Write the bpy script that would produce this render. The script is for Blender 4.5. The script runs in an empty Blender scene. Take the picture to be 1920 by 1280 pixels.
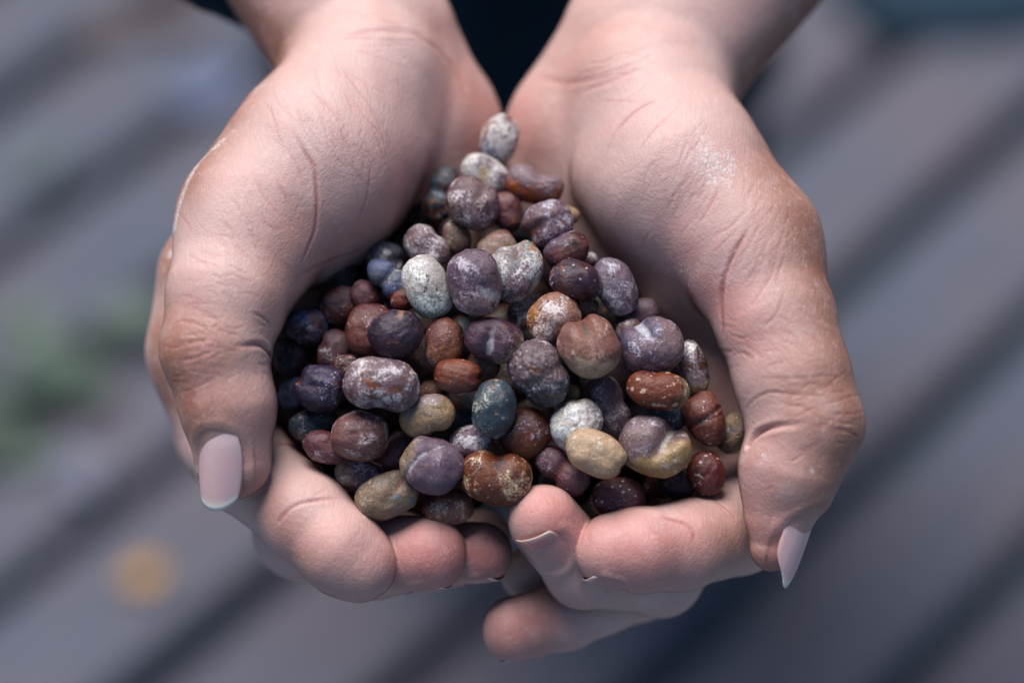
import bpy, math, random
import numpy as np
from mathutils import Vector, Matrix

C = bpy.context.scene.collection
R = math.radians

# ------------------------------------------------------------------ camera
PITCH = 52.0
D0 = 0.45                      # camera to the heap of seeds, metres
LENS = 85.0
S = 36.0 / LENS * D0 / 1920    # metres across one photograph pixel at D0
ct, st = math.cos(R(PITCH)), math.sin(R(PITCH))
RIGHT = np.array([1.0, 0, 0]); UP = np.array([0, st, ct]); BACK = np.array([0, -ct, st])
PIV = np.array([0, 0, 0.60])   # the middle of the cupped hands
CAM = PIV + BACK * D0
cam = bpy.data.cameras.new('camera')
cam.lens = LENS; cam.sensor_width = 36; cam.clip_start = 0.02; cam.clip_end = 400
cam.dof.use_dof = True; cam.dof.focus_distance = D0 - 20 * S; cam.dof.aperture_fstop = 4.6
cam_o = bpy.data.objects.new('camera', cam); C.objects.link(cam_o)
cam_o.location = CAM; cam_o.rotation_euler = (R(90 - PITCH), 0, 0)
bpy.context.scene.camera = cam_o

# ------------------------------------------------------------------ light
SUN_EL, SUN_AZ = 63.0, 333.0   # azimuth clockwise from +y
w = bpy.data.worlds.new("World"); bpy.context.scene.world = w; w.use_nodes = True
nt = w.node_tree; nt.nodes.clear()
sky = nt.nodes.new('ShaderNodeTexSky'); sky.sky_type = 'NISHITA'; sky.sun_disc = False
sky.sun_elevation = R(SUN_EL); sky.sun_rotation = R(SUN_AZ); sky.air_density = 0.9; sky.dust_density = 0.2; sky.ozone_density = 3.0
bg = nt.nodes.new('ShaderNodeBackground'); bg.inputs['Strength'].default_value = 0.075
wo = nt.nodes.new('ShaderNodeOutputWorld')
nt.links.new(sky.outputs[0], bg.inputs['Color']); nt.links.new(bg.outputs[0], wo.inputs['Surface'])
sl = bpy.data.lights.new('sun', 'SUN'); sl.energy = 4.5; sl.angle = R(40); sl.color = (1.0, 0.975, 0.95)
so = bpy.data.objects.new('sun', sl); C.objects.link(so)
az = R(SUN_AZ); el = R(SUN_EL)
sd = Vector((math.sin(az) * math.cos(el), math.cos(az) * math.cos(el), math.sin(el)))
so.rotation_euler = sd.to_track_quat('Z', 'Y').to_euler(); so.location = sd * 5
vs = bpy.context.scene.view_settings
vs.view_transform = 'Standard'; vs.look = 'None'; vs.gamma = 1.0; vs.exposure = 0.43
bpy.context.scene.render.engine = 'CYCLES'
cy = bpy.context.scene.cycles
cy.use_denoising = True; cy.max_bounces = 6; cy.diffuse_bounces = 3

# ------------------------------------------------------------------ helpers
def lin(r, g=None, b=None):
    if g is None: r, g, b = r
    f = lambda c: (c / 255 / 12.92) if c / 255 <= 0.04045 else ((c / 255 + 0.055) / 1.055) ** 2.4
    return (f(r), f(g), f(b))

def cf(x, y, h):
    """photograph point at height h (in photo pixels, towards the lens) -> camera-aligned mm"""
    k = (D0 - h * S) / D0 * S * 1000
    return np.array([(x - 960) * k, (640 - y) * k, h * S * 1000])

def rad(r, h): return r * S * 1000 * (D0 - h * S) / D0

def to_world(p):
    p = np.asarray(p, dtype=np.float64) / 1000
    return PIV + p[..., 0:1] * RIGHT + p[..., 1:2] * UP + p[..., 2:3] * BACK

def to_px(p):
    d = D0 * 1000 - p[:, 2]
    k = S * 1000 * d / (D0 * 1000)
    return p[:, 0] / k + 960, 640 - p[:, 1] / k

def dir_world(v): return v[0] * RIGHT + v[1] * UP + v[2] * BACK

def mesh_np(name, v, quads, smooth=True):
    me = bpy.data.meshes.new(name)
    n, m = len(v), len(quads); k = quads.shape[1]
    me.vertices.add(n); me.vertices.foreach_set('co', np.ascontiguousarray(v, dtype=np.float32).ravel())
    me.loops.add(m * k); me.loops.foreach_set('vertex_index', np.ascontiguousarray(quads, dtype=np.int32).ravel())
    me.polygons.add(m); me.polygons.foreach_set('loop_start', np.arange(0, m * k, k, dtype=np.int32))
    me.polygons.foreach_set('loop_total', np.full(m, k, dtype=np.int32))
    me.polygons.foreach_set('use_smooth', np.full(m, smooth))
    me.update(calc_edges=True); me.validate()
    return me

def link(name, me, mat=None, parent=None):
    o = bpy.data.objects.new(name, me); C.objects.link(o)
    if mat: me.materials.append(mat)
    if parent:
        o.parent = parent; o.matrix_parent_inverse = Matrix.Translation(-parent.location)
    return o

def tag(o, label, cat, group=None):
    o['label'] = label; o['category'] = cat
    if group: o['group'] = group
    return o

def structure(o, label=None):
    o['kind'] = 'structure'
    if label: o['label'] = label
    return o

def color_attr(me, name, arr):
    a = me.color_attributes.new(name, 'FLOAT_COLOR', 'POINT')
    rgba = np.ones((len(arr), 4), dtype=np.float32); rgba[:, :3] = arr
    a.data.foreach_set('color', rgba.ravel())

def float_attr(me, name, arr):
    a = me.attributes.new(name, 'FLOAT', 'POINT'); a.data.foreach_set('value', np.asarray(arr, dtype=np.float32))

class Nodes:
    def __init__(s, name):
        s.mat = bpy.data.materials.new(name); s.mat.use_nodes = True
        s.t = s.mat.node_tree; s.t.nodes.clear()
        s.out = s.t.nodes.new('ShaderNodeOutputMaterial'); s.b = s.t.nodes.new('ShaderNodeBsdfPrincipled')
        s.t.links.new(s.b.outputs[0], s.out.inputs[0])
    def n(s, kind, **kw):
        nd = s.t.nodes.new(kind)
        for k, v in kw.items(): setattr(nd, k, v)
        return nd
    def l(s, a, b): s.t.links.new(a, b)
    def setin(s, nd, key, v):
        if hasattr(v, 'is_output') or hasattr(v, 'links'): s.l(v, nd.inputs[key])
        else: nd.inputs[key].default_value = v
    def noise(s, vec, scale, detail=4, rough=0.55, dist=0.0):
        nd = s.n('ShaderNodeTexNoise'); s.l(vec, nd.inputs['Vector'])
        nd.inputs['Scale'].default_value = scale; nd.inputs['Detail'].default_value = detail
        nd.inputs['Roughness'].default_value = rough; nd.inputs['Distortion'].default_value = dist
        return nd.outputs['Fac']
    def voro(s, vec, scale, feature='F1'):
        nd = s.n('ShaderNodeTexVoronoi', feature=feature); s.l(vec, nd.inputs['Vector'])
        nd.inputs['Scale'].default_value = scale
        return nd.outputs['Distance']
    def step(s, x, a, b, lo=0.0, hi=1.0):
        nd = s.n('ShaderNodeMapRange'); nd.clamp = True; nd.interpolation_type = 'SMOOTHSTEP'
        s.l(x, nd.inputs['Value'])
        for k, v in (('From Min', a), ('From Max', b), ('To Min', lo), ('To Max', hi)): s.setin(nd, k, v)
        return nd.outputs['Result']
    def math(s, op, a, b=0.0, c=None):
        nd = s.n('ShaderNodeMath', operation=op); s.setin(nd, 0, a); s.setin(nd, 1, b)
        if c is not None: s.setin(nd, 2, c)
        return nd.outputs[0]
    def mix(s, f, a, b, blend='MIX'):
        nd = s.n('ShaderNodeMix', data_type='RGBA', blend_type=blend)
        for i, v in ((0, f), (6, a), (7, b)):
            if isinstance(v, tuple): v = (*v[:3], 1.0)
            s.setin(nd, i, v)
        return nd.outputs[2]
    def bump(s, height, strength, dist, normal=None):
        nd = s.n('ShaderNodeBump'); s.l(height, nd.inputs['Height'])
        nd.inputs['Strength'].default_value = strength; nd.inputs['Distance'].default_value = dist
        if normal is not None: s.l(normal, nd.inputs['Normal'])
        return nd.outputs[0]
    def coord(s): return s.n('ShaderNodeTexCoord').outputs['Object']
    def attr(s, name, out='Color'):
        nd = s.n('ShaderNodeAttribute', attribute_name=name); return nd.outputs[out]

# ------------------------------------------------------------------ signed distance fields
def smin(a, b, k):
    h = np.maximum(k - np.abs(a - b), 0) / k
    return np.minimum(a, b) - h * h * k * 0.25

class Field:
    def __init__(s, lo, hi, vox):
        s.lo = np.array(lo, dtype=np.float64); s.v = vox
        s.n = np.ceil((np.array(hi) - s.lo) / vox).astype(int) + 1
        s.ax = [(s.lo[i] + np.arange(s.n[i]) * vox).astype(np.float32) for i in range(3)]
    def new(s): return np.full(s.n, 1e3, dtype=np.float32)
    def cone(s, f, a, b, ra, rb, k, flat=None, nrm=None):
        m = max(ra, rb) + k + 2.5
        lo = np.minimum(a, b) - m; hi = np.maximum(a, b) + m
        i0 = np.clip(np.floor((lo - s.lo) / s.v).astype(int), 0, s.n); i1 = np.clip(np.ceil((hi - s.lo) / s.v).astype(int) + 1, 0, s.n)
        if np.any(i1 <= i0): return
        sl_ = tuple(slice(i0[i], i1[i]) for i in range(3))
        X = s.ax[0][sl_[0]][:, None, None] - np.float32(a[0]); Y = s.ax[1][sl_[1]][None, :, None] - np.float32(a[1]); Z = s.ax[2][sl_[2]][None, None, :] - np.float32(a[2])
        ba = (b - a).astype(np.float32); l2 = float(ba @ ba) + 1e-9
        t = np.clip((X * ba[0] + Y * ba[1] + Z * ba[2]) / l2, 0, 1)
        vx = X - ba[0] * t; vy = Y - ba[1] * t; vz = Z - ba[2] * t
        if flat:
            q = (vx * nrm[0] + vy * nrm[1] + vz * nrm[2]) * (flat - 1)
            vx = vx + nrm[0] * q; vy = vy + nrm[1] * q; vz = vz + nrm[2] * q
        d = np.sqrt(vx * vx + vy * vy + vz * vz) - (ra + (rb - ra) * t)
        f[sl_] = smin(f[sl_], d, k)
    def chain(s, f, pts, k):
        for (a, b) in zip(pts[:-1], pts[1:]):
            s.cone(f, cf(*a[:3]), cf(*b[:3]), rad(a[3], a[2]), rad(b[3], b[2]), k)
    def kfield(s, c, r, k0, k1):
        c = cf(*c); r = r * S * 1000
        d2 = ((s.ax[0] - c[0]) ** 2)[:, None, None] + ((s.ax[1] - c[1]) ** 2)[None, :, None] + ((s.ax[2] - c[2]) ** 2)[None, None, :]
        return (k0 + (k1 - k0) * np.exp(-d2 / (r * r))).astype(np.float32)

def surface_nets(f, lo, vox):
    s = f < 0
    nx, ny, nz = f.shape
    cn = np.zeros((nx - 1, ny - 1, nz - 1), dtype=np.int8)
    def sub(a, o): return a[o[0]:nx - 1 + o[0], o[1]:ny - 1 + o[1], o[2]:nz - 1 + o[2]]
    corners = [(i, j, k) for i in (0, 1) for j in (0, 1) for k in (0, 1)]
    for o in corners: cn += sub(s, o)
    act = (cn > 0) & (cn < 8)
    ijk = np.argwhere(act)
    idx = np.full(act.shape, -1, dtype=np.int64); idx[act] = np.arange(len(ijk))
    pos = np.zeros((len(ijk), 3)); cnt = np.zeros(len(ijk))
    for a in corners:
        for ax in range(3):
            if a[ax]: continue
            b = list(a); b[ax] = 1
            fa = f[ijk[:, 0] + a[0], ijk[:, 1] + a[1], ijk[:, 2] + a[2]]; fb = f[ijk[:, 0] + b[0], ijk[:, 1] + b[1], ijk[:, 2] + b[2]]
            cr = (fa < 0) != (fb < 0)
            t = np.where(cr, fa / np.where(cr, fa - fb, 1), 0)
            p = np.tile(np.array(a, dtype=np.float64), (len(ijk), 1)); p[:, ax] += t
            pos += p * cr[:, None]; cnt += cr
    v = lo + vox * (ijk + pos / cnt[:, None])
    faces = []
    for ax in range(3):
        o1, o2 = [(1, 2), (2, 0), (0, 1)][ax]
        sa = np.moveaxis(s, (ax, o1, o2), (0, 1, 2)); ii = np.moveaxis(idx, (ax, o1, o2), (0, 1, 2))
        A = sa[:-1, 1:-1, 1:-1]; B = sa[1:, 1:-1, 1:-1]
        for flip, m in ((False, A & ~B), (True, ~A & B)):
            e = np.argwhere(m)
            i, j, k = e[:, 0], e[:, 1] + 1, e[:, 2] + 1
            q = np.stack([ii[i, j - 1, k - 1], ii[i, j, k - 1], ii[i, j, k], ii[i, j - 1, k]], 1)
            faces.append(q[:, ::-1] if flip else q)
    q = np.concatenate(faces); q = q[(q >= 0).all(1)]
    return v, q

def vnormals(v, q):
    n = np.cross(v[q[:, 2]] - v[q[:, 0]], v[q[:, 3]] - v[q[:, 1]])
    out = np.zeros_like(v)
    for i in range(4):
        for c in range(3): out[:, c] += np.bincount(q[:, i], n[:, c], len(v))
    return out / (np.linalg.norm(out, axis=1, keepdims=True) + 1e-12)

def waves(p, seed, scale, n=10):
    r = np.random.RandomState(seed); o = np.zeros(len(p))
    for _ in range(n):
        k = r.normal(size=3); k = k / np.linalg.norm(k) * (0.6 + r.rand() * 1.1) / scale
        o += np.sin(p @ k * 2 * math.pi + r.rand() * 6.28)
    return o / math.sqrt(n)

# ------------------------------------------------------------------ hands: bones as photo points, (x, y, h, radius)
HANDS = [dict(
    box=((-80, -400, -900), (1010, 1300, 190)),
    palm=[((385, -380, -560, 186), (690, 85, -355, 172)),
          ((690, 190, -350, 145), (440, 800, -390, 112)),
          ((520, 300, -270, 96), (404, 520, -270, 94)), ((404, 520, -270, 94), (384, 660, -270, 96)), ((384, 660, -270, 96), (430, 820, -250, 94)),
          ((712, 290, -235, 92), (602, 452, -205, 84)),
          ((730, 200, -390, 140), (560, 860, -470, 112)),
          ((770, 210, -400, 135), (680, 900, -500, 105)),
          ((812, 262, -380, 112), (800, 900, -520, 98)),
          ((832, 245, -395, 96), (830, 520, -490, 110))],
    thumb=[((690, 150, -255, 140), (592, 310, -150, 166)), ((592, 310, -150, 166), (480, 420, -90, 142)),
           ((480, 420, -90, 142), (429, 550, -10, 112)), ((429, 550, -10, 112), (402, 655, 22, 99)),
           ((402, 655, 22, 99), (428, 760, 30, 87)), ((428, 760, 30, 87), (439, 864, 24, 72))],
    thenar=(590, 300, -165),
    fingers=[[(430, 810, -320, 100), (462, 872, -140, 90), (570, 965, -30, 84), (640, 1030, 8, 80), (672, 1055, 10, 73)],
             [(560, 880, -430, 100), (560, 1000, -230, 82), (700, 1042, -90, 76), (806, 1037, -25, 70)],
             [(680, 920, -480, 95), (680, 1010, -290, 76), (800, 1040, -150, 66), (902, 1036, -70, 59)],
             [(800, 920, -500, 90), (790, 1000, -350, 64), (860, 1010, -260, 55), (905, 1000, -200, 48)]],
), dict(
    box=((880, -400, -900), (1760, 1300, 190)),
    palm=[((1590, -380, -560, 206), (1222, 100, -355, 180)),
          ((1200, 190, -350, 145), (1430, 800, -285, 116)),
          ((1376, 380, -270, 92), (1430, 500, -250, 102)), ((1430, 500, -250, 102), (1470, 680, -270, 100)), ((1470, 680, -270, 100), (1470, 830, -250, 96)),
          ((1185, 330, -235, 112), (1298, 515, -200, 98)),
          ((1165, 200, -390, 140), (1360, 890, -470, 112)),
          ((1125, 210, -400, 135), (1240, 920, -500, 105)),
          ((1076, 268, -390, 112), (1110, 900, -520, 98)),
          ((1056, 255, -395, 98), (1060, 520, -490, 110))],
    thumb=[((1205, 170, -255, 136), (1278, 335, -150, 158)), ((1278, 335, -150, 158), (1400, 460, -80, 132)),
           ((1400, 460, -80, 132), (1455, 600, -15, 110)), ((1455, 600, -15, 110), (1484, 700, 10, 106)), ((1484, 700, 10, 106), (1510, 795, 20, 106)),
           ((1510, 795, 20, 106), (1483, 885, 32, 88)), ((1483, 885, 32, 88), (1454, 1022, 26, 50)), ((1449, 872, 38, 62), (1445, 965, 34, 48))],
    thenar=(1310, 330, -165),
    fingers=[[(1465, 840, -330, 100), (1385, 985, -140, 88), (1280, 1022, -20, 82), (1200, 1030, 20, 76), (1147, 1034, 30, 70)],
             [(1360, 890, -440, 100), (1240, 1075, -190, 78), (1095, 1065, -60, 72), (1020, 975, 20, 68)],
             [(1240, 930, -480, 95), (1200, 1090, -280, 72), (1060, 1155, -160, 62), (965, 1180, -120, 62)],
             [(1110, 920, -500, 90), (1080, 1050, -360, 66), (1020, 1085, -270, 58), (990, 1075, -220, 52)]],
)]
VOX = 0.36
px = S * 1000

# fingernails: centre, length and width in photo pixels, tip direction (image x right / y up / towards lens), facing normal
NAILS = [dict(hand=0, tc=(438, 868, 24, 74), L=162, W=100, tip=(-0.13, -1, 0.03), n=(-0.34, -0.22, 0.91), along=-.05, slant=.10, root=2.7, taper=.16, point=.22),
         dict(hand=0, tc=(806, 1037, -25, 70), L=84, W=92, tip=(0.9, 0.0, 0.45), n=(0.05, -1, -0.12)),
         dict(hand=0, tc=(902, 1036, -70, 59), L=76, W=80, tip=(0.9, 0.0, 0.45), n=(0.15, -1, -0.05)),
         dict(hand=0, tc=(905, 1000, -200, 48), L=66, W=64, tip=(0.9, 0.0, 0.45), n=(0.1, -1, -0.4)),
         dict(hand=0, tc=(672, 1055, 10, 73), L=90, W=96, tip=(0.8, -0.5, 0.1), n=(-0.4, -0.7, -0.6)),
         dict(hand=1, tc=(1457, 1008, 27, 54), L=168, W=106, tip=(-0.22, -1, 0.0), n=(0.76, -0.30, 0.58), along=-.02, taper=.6, point=.30, root=2.6),
         dict(hand=1, tc=(1020, 975, 20, 68), L=98, W=100, tip=(-0.53, 0.64, 0.56), n=(-0.05, -0.84, 0.54), along=-.05),
         dict(hand=1, tc=(1147, 1034, 30, 70), L=88, W=96, tip=(-1, 0.0, 0.2), n=(-0.25, -1, 0.05)),
         dict(hand=1, tc=(965, 1180, -120, 62), L=78, W=84, tip=(-0.85, -0.35, 0.3), n=(0.05, -0.95, -0.2)),
         dict(hand=1, tc=(990, 1075, -220, 52), L=66, W=66, tip=(-0.85, -0.2, 0.3), n=(0.0, -0.95, -0.3))]

# skin creases seen on each hand: (points, depth mm, half width mm)
CREASES = [[
    ([(545, 240), (590, 300), (600, 380), (598, 430), (570, 500)], .55, .55),
    ([(590, 160), (640, 225), (660, 290)], .25, .35), ([(640, 120), (690, 180), (720, 240), (735, 300)], .18, .35),
    ([(520, 330), (545, 380)], .25, .35), ([(480, 320), (500, 370), (530, 400)], .2, .35), ([(700, 310), (695, 370), (670, 430)], .25, .4),
    ([(560, 210), (600, 260), (610, 275)], .2, .3), ([(500, 250), (560, 300), (575, 340)], .2, .3),
    ([(318, 650), (350, 636), (390, 632)], .45, .45), ([(335, 682), (370, 672), (405, 662)], .4, .4), ([(333, 738), (365, 730), (397, 714)], .35, .4),
    ([(512, 668), (502, 655), (484, 647), (460, 644), (440, 646)], 1.3, .75, 1), ([(478, 590), (498, 598), (512, 612)], .45, .4),
    ([(320, 600), (345, 592), (370, 600), (400, 620)], .25, .35), ([(335, 570), (375, 575), (420, 605)], .2, .35), ([(345, 610), (380, 640), (395, 655)], .2, .3),
    ([(515, 985), (530, 955), (560, 937), (600, 932), (640, 930)], .5, .55), ([(555, 830), (540, 825), (525, 828)], .5, .6), ([(560, 812), (545, 808), (525, 812)], .5, .6),
    ([(760, 50), (820, 80), (865, 130), (880, 190)], .3, 1.3), ([(640, 60), (720, 50), (800, 60)], .35, 1.0),
    ([(560, 520), (610, 500), (680, 475)], .6, .9),
], [
    ([(1400, 420), (1370, 480), (1350, 525), (1345, 600)], .6, .6), ([(1350, 525), (1346, 560), (1350, 640)], .5, .8),
    ([(1345, 350), (1325, 385), (1305, 415)], .3, .35), ([(1400, 380), (1370, 420), (1330, 440)], .2, .35),
    ([(1460, 480), (1430, 530), (1400, 570)], .25, .35), ([(1475, 540), (1450, 590), (1430, 615)], .3, .35), ([(1445, 440), (1415, 490), (1395, 530)], .2, .35),
    ([(1225, 180), (1180, 205), (1150, 240)], .35, .5), ([(1250, 210), (1210, 250), (1190, 280)], .2, .4),
    ([(1395, 766), (1420, 742), (1465, 732), (1500, 735)], .45, .45), ([(1398, 830), (1406, 812), (1425, 800), (1470, 791), (1505, 797)], 1.9, .85, 1),
    ([(1420, 715), (1460, 705), (1520, 706)], .2, .35), ([(1430, 760), (1480, 752), (1530, 775), (1570, 785)], .2, .35), ([(1560, 775), (1585, 768), (1612, 770)], .3, .35),
    ([(1575, 808), (1598, 815), (1615, 822)], .4, .35), ([(1550, 720), (1570, 705), (1595, 690)], .25, .35), ([(1590, 742), (1570, 750), (1550, 752)], .25, .35),
    ([(1306, 1010), (1308, 992), (1285, 972), (1240, 962)], .5, .55), ([(1345, 932), (1368, 948), (1385, 970)], .4, .5),
    ([(1000, 140), (1060, 152), (1130, 140), (1190, 115)], .3, 1.1), ([(1090, 165), (1140, 150), (1200, 120)], .4, .9),
    ([(1345, 745), (1375, 735), (1400, 740)], .4, .6), ([(1310, 660), (1345, 655), (1370, 665)], .4, .6),
]]
# fields of fine skin lines: (centre, spread, count, angle, length px, depth)
LINES = [[((615, 260), (95, 85), 46, -60, 90, .14), ((720, 280), (70, 80), 18, -75, 70, .10), ((405, 545), (60, 75), 34, -14, 48, .14), ((375, 660), (50, 45), 26, 6, 46, .14), ((460, 420), (70, 60), 24, -50, 55, .12), ((740, 70), (90, 35), 16, -8, 100, .14), ((590, 870), (40, 50), 12, 35, 40, .1), ((500, 640), (16, 60), 12, -20, 30, .13)],
         [((1270, 330), (90, 90), 40, -120, 80, .12), ((1420, 470), (60, 90), 40, -122, 90, .14), ((1510, 740), (70, 50), 44, 6, 56, .13), ((1470, 620), (70, 60), 24, -30, 50, .1), ((1590, 800), (22, 40), 16, -12, 36, .13), ((1130, 140), (80, 40), 16, 18, 90, .16), ((1370, 680), (25, 60), 14, 10, 40, .14), ((1370, 940), (30, 25), 12, -40, 40, .14), ((1450, 860), (50, 50), 14, 10, 40, .08)]]
for hi_, fields in enumerate(LINES):
    rl = random.Random(31 + hi_)
    for (c, sp_, nl_, an, ln, dp) in fields:
        for _ in range(nl_):
            x, y = c[0] + rl.gauss(0, sp_[0] * .6), c[1] + rl.gauss(0, sp_[1] * .6); a = R(an + rl.gauss(0, 9)); l = ln * rl.uniform(.4, 1.2); cv = rl.gauss(0, .10) * l
            pts = [(x + (f - .5) * l * math.cos(a) - cv * (1 - 4 * (f - .5) ** 2) * math.sin(a), y - (f - .5) * l * math.sin(a) - cv * (1 - 4 * (f - .5) ** 2) * math.cos(a)) for f in (0, .33, .66, 1)]
            CREASES[hi_].append((pts, dp * rl.uniform(.6, 1.3), rl.uniform(.26, .40)))
# skin tints, with shading of edges and slopes painted in: (x, y, radius px, sRGB, weight)
PALE = (226, 206, 203); TAN = (164, 118, 94); PINK = (202, 154, 148); RED = (176, 108, 102)
PAINT = [[
    ([(380, -150), (440, 20), (508, 110)], 90, (138, 92, 70), .9), ([(508, 110), (430, 205), (352, 325), (312, 470), (306, 650), (345, 790)], 78, TAN, .85), ([(290, 620), (305, 740)], 60, (150, 104, 80), .8),
    ([(350, 640), (400, 660)], 80, (168, 120, 98), .6), ([(350, 745), (420, 770)], 55, (150, 104, 90), .5),
    ([(560, 420), (520, 560)], 60, (190, 138, 122), .5), ([(760, 330), (620, 480)], 90, (198, 150, 148), .6), ([(500, 780), (490, 880)], 60, PINK, .6), ([(460, 930), (560, 1050)], 50, (176, 120, 100), .6),
    ([(640, 1000), (690, 1050)], 90, PINK, .5), ([(800, 1040), (830, 1060)], 90, (208, 144, 142), .9), ([(905, 1035), (930, 1060)], 80, (190, 128, 126), .9),
    ([(905, 210), (900, 260)], 70, (210, 158, 152), .7), ([(830, 60), (880, 150)], 60, (200, 150, 136), .5),
], [
    ([(1620, -150), (1520, 20), (1430, 150)], 100, (138, 92, 70), .9), ([(1420, 190), (1470, 330), (1530, 460), (1575, 620), (1612, 790), (1560, 910)], 92, TAN, .85), ([(1535, 440), (1550, 500)], 50, (156, 108, 86), .8),
    ([(1500, 740), (1560, 760)], 90, (182, 136, 114), .5), ([(1395, 640), (1350, 560)], 60, (202, 140, 136), .55), ([(1270, 470), (1300, 560)], 90, (198, 150, 150), .55),
    ([(1420, 880), (1420, 980)], 80, PINK, .6), ([(1430, 1050), (1450, 1070)], 60, (184, 122, 106), .7), ([(1340, 1000), (1390, 1000)], 70, (196, 154, 132), .6), ([(1180, 1030), (1240, 1030)], 100, (210, 148, 144), .8), ([(1030, 955), (1060, 980)], 80, (206, 142, 138), .85),
    ([(950, 1180), (1000, 1170)], 90, (198, 138, 134), .8), ([(970, 210), (990, 260)], 70, (212, 162, 156), .7), ([(1060, 120), (1120, 60)], 90, (208, 164, 150), .5),
    ([(1370, 820), (1360, 720)], 60, (186, 142, 148), .6),
]]

def build_hand(hd, hi):
    corners = [cf(x, y, z) for x in (hd['box'][0][0], hd['box'][1][0]) for y in (hd['box'][0][1], hd['box'][1][1]) for z in (hd['box'][0][2], hd['box'][1][2])]
    pts = []
    for seg in hd['palm'] + hd['thumb']: pts += list(seg)
    for fg in hd['fingers']: pts += fg
    P = np.array([cf(*p[:3]) for p in pts]); rr = np.array([rad(p[3], p[2]) for p in pts])[:, None]
    lo = (P - rr).min(0) - 2; hi_ = (P + rr).max(0) + 2
    hi_[1] = min(hi_[1], cf(0, -300, -400)[1])
    F = Field(lo, hi_, VOX)
    palm = F.new()
    for i, (a, b) in enumerate(hd['palm']):
        if i == 0: F.cone(palm, cf(*a[:3]), cf(*b[:3]), rad(a[3], a[2]), rad(b[3], b[2]), 7, flat=1.18, nrm=(0, 0, 1))
        else: F.cone(palm, cf(*a[:3]), cf(*b[:3]), rad(a[3], a[2]), rad(b[3], b[2]), 7)
    th = F.new()
    for i, (a, b) in enumerate(hd['thumb']):
        F.cone(th, cf(*a[:3]), cf(*b[:3]), rad(a[3], a[2]), rad(b[3], b[2]), 5.5 if i < 3 else 2.4)
    f = smin(palm, th, F.kfield(hd['thenar'], 250, 0.5, 14))
    for fg in hd['fingers']:
        ff = F.new(); F.chain(ff, fg, 2.0)
        f = smin(f, ff, F.kfield(fg[0][:3], 130, 0.25, 5))
    v, q = surface_nets(f, F.lo, F.v)
    n = vnormals(v, q)
    v = v + n * (waves(v, 11 + hi, 22)[:, None] * 0.16 + waves(v, 21 + hi, 9)[:, None] * 0.06)
    return v, q

def depth_lookup(v):
    """frontmost surface point under a photograph point"""
    x, y = to_px(v); key = (np.floor(y / 4).astype(int) + 200) * 2000 + np.floor(x / 4).astype(int) + 200
    o = np.lexsort((-v[:, 2], key)); k, first = np.unique(key[o], return_index=True)
    table = dict(zip(k.tolist(), o[first].tolist()))
    def look(qx, qy):
        best = None
        for r in range(0, 14):
            for dy in range(-r, r + 1):
                for dx in range(-r, r + 1):
                    if max(abs(dx), abs(dy)) != r: continue
                    j = table.get((int(qy // 4) + dy + 200) * 2000 + int(qx // 4) + dx + 200)
                    if j is not None and (best is None or (v[j, 2] > v[best, 2] and r < 2)): best = j
            if best is not None and r >= 1: break
        return v[best].copy() if best is not None else np.array([9e3, 9e3, -9e3])
    return look

def seg_dist(p, a, b):
    ba = b - a; t = np.clip((p - a) @ ba / (ba @ ba + 1e-9), 0, 1)
    return np.linalg.norm(p - a - t[:, None] * ba, axis=1), t

# dry chalky marks: (path, radius px, strength)
CHALK = [[([(408, 262), (375, 292), (350, 330), (334, 370), (322, 420), (314, 470)], 13, .8), ([(302, 495), (300, 500)], 6, .6), ([(480, 260), (440, 300)], 40, .12)],
         [([(1330, 285), (1360, 300), (1350, 325)], 34, .58), ([(1322, 252), (1336, 262)], 10, .6), ([(1240, 500), (1290, 520)], 40, .42), ([(1260, 590), (1275, 600)], 22, .4), ([(1440, 340), (1500, 470), (1520, 560)], 30, .2), ([(1425, 850), (1428, 856)], 6, .7), ([(1527, 880), (1529, 884)], 5, .7)]]

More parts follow.
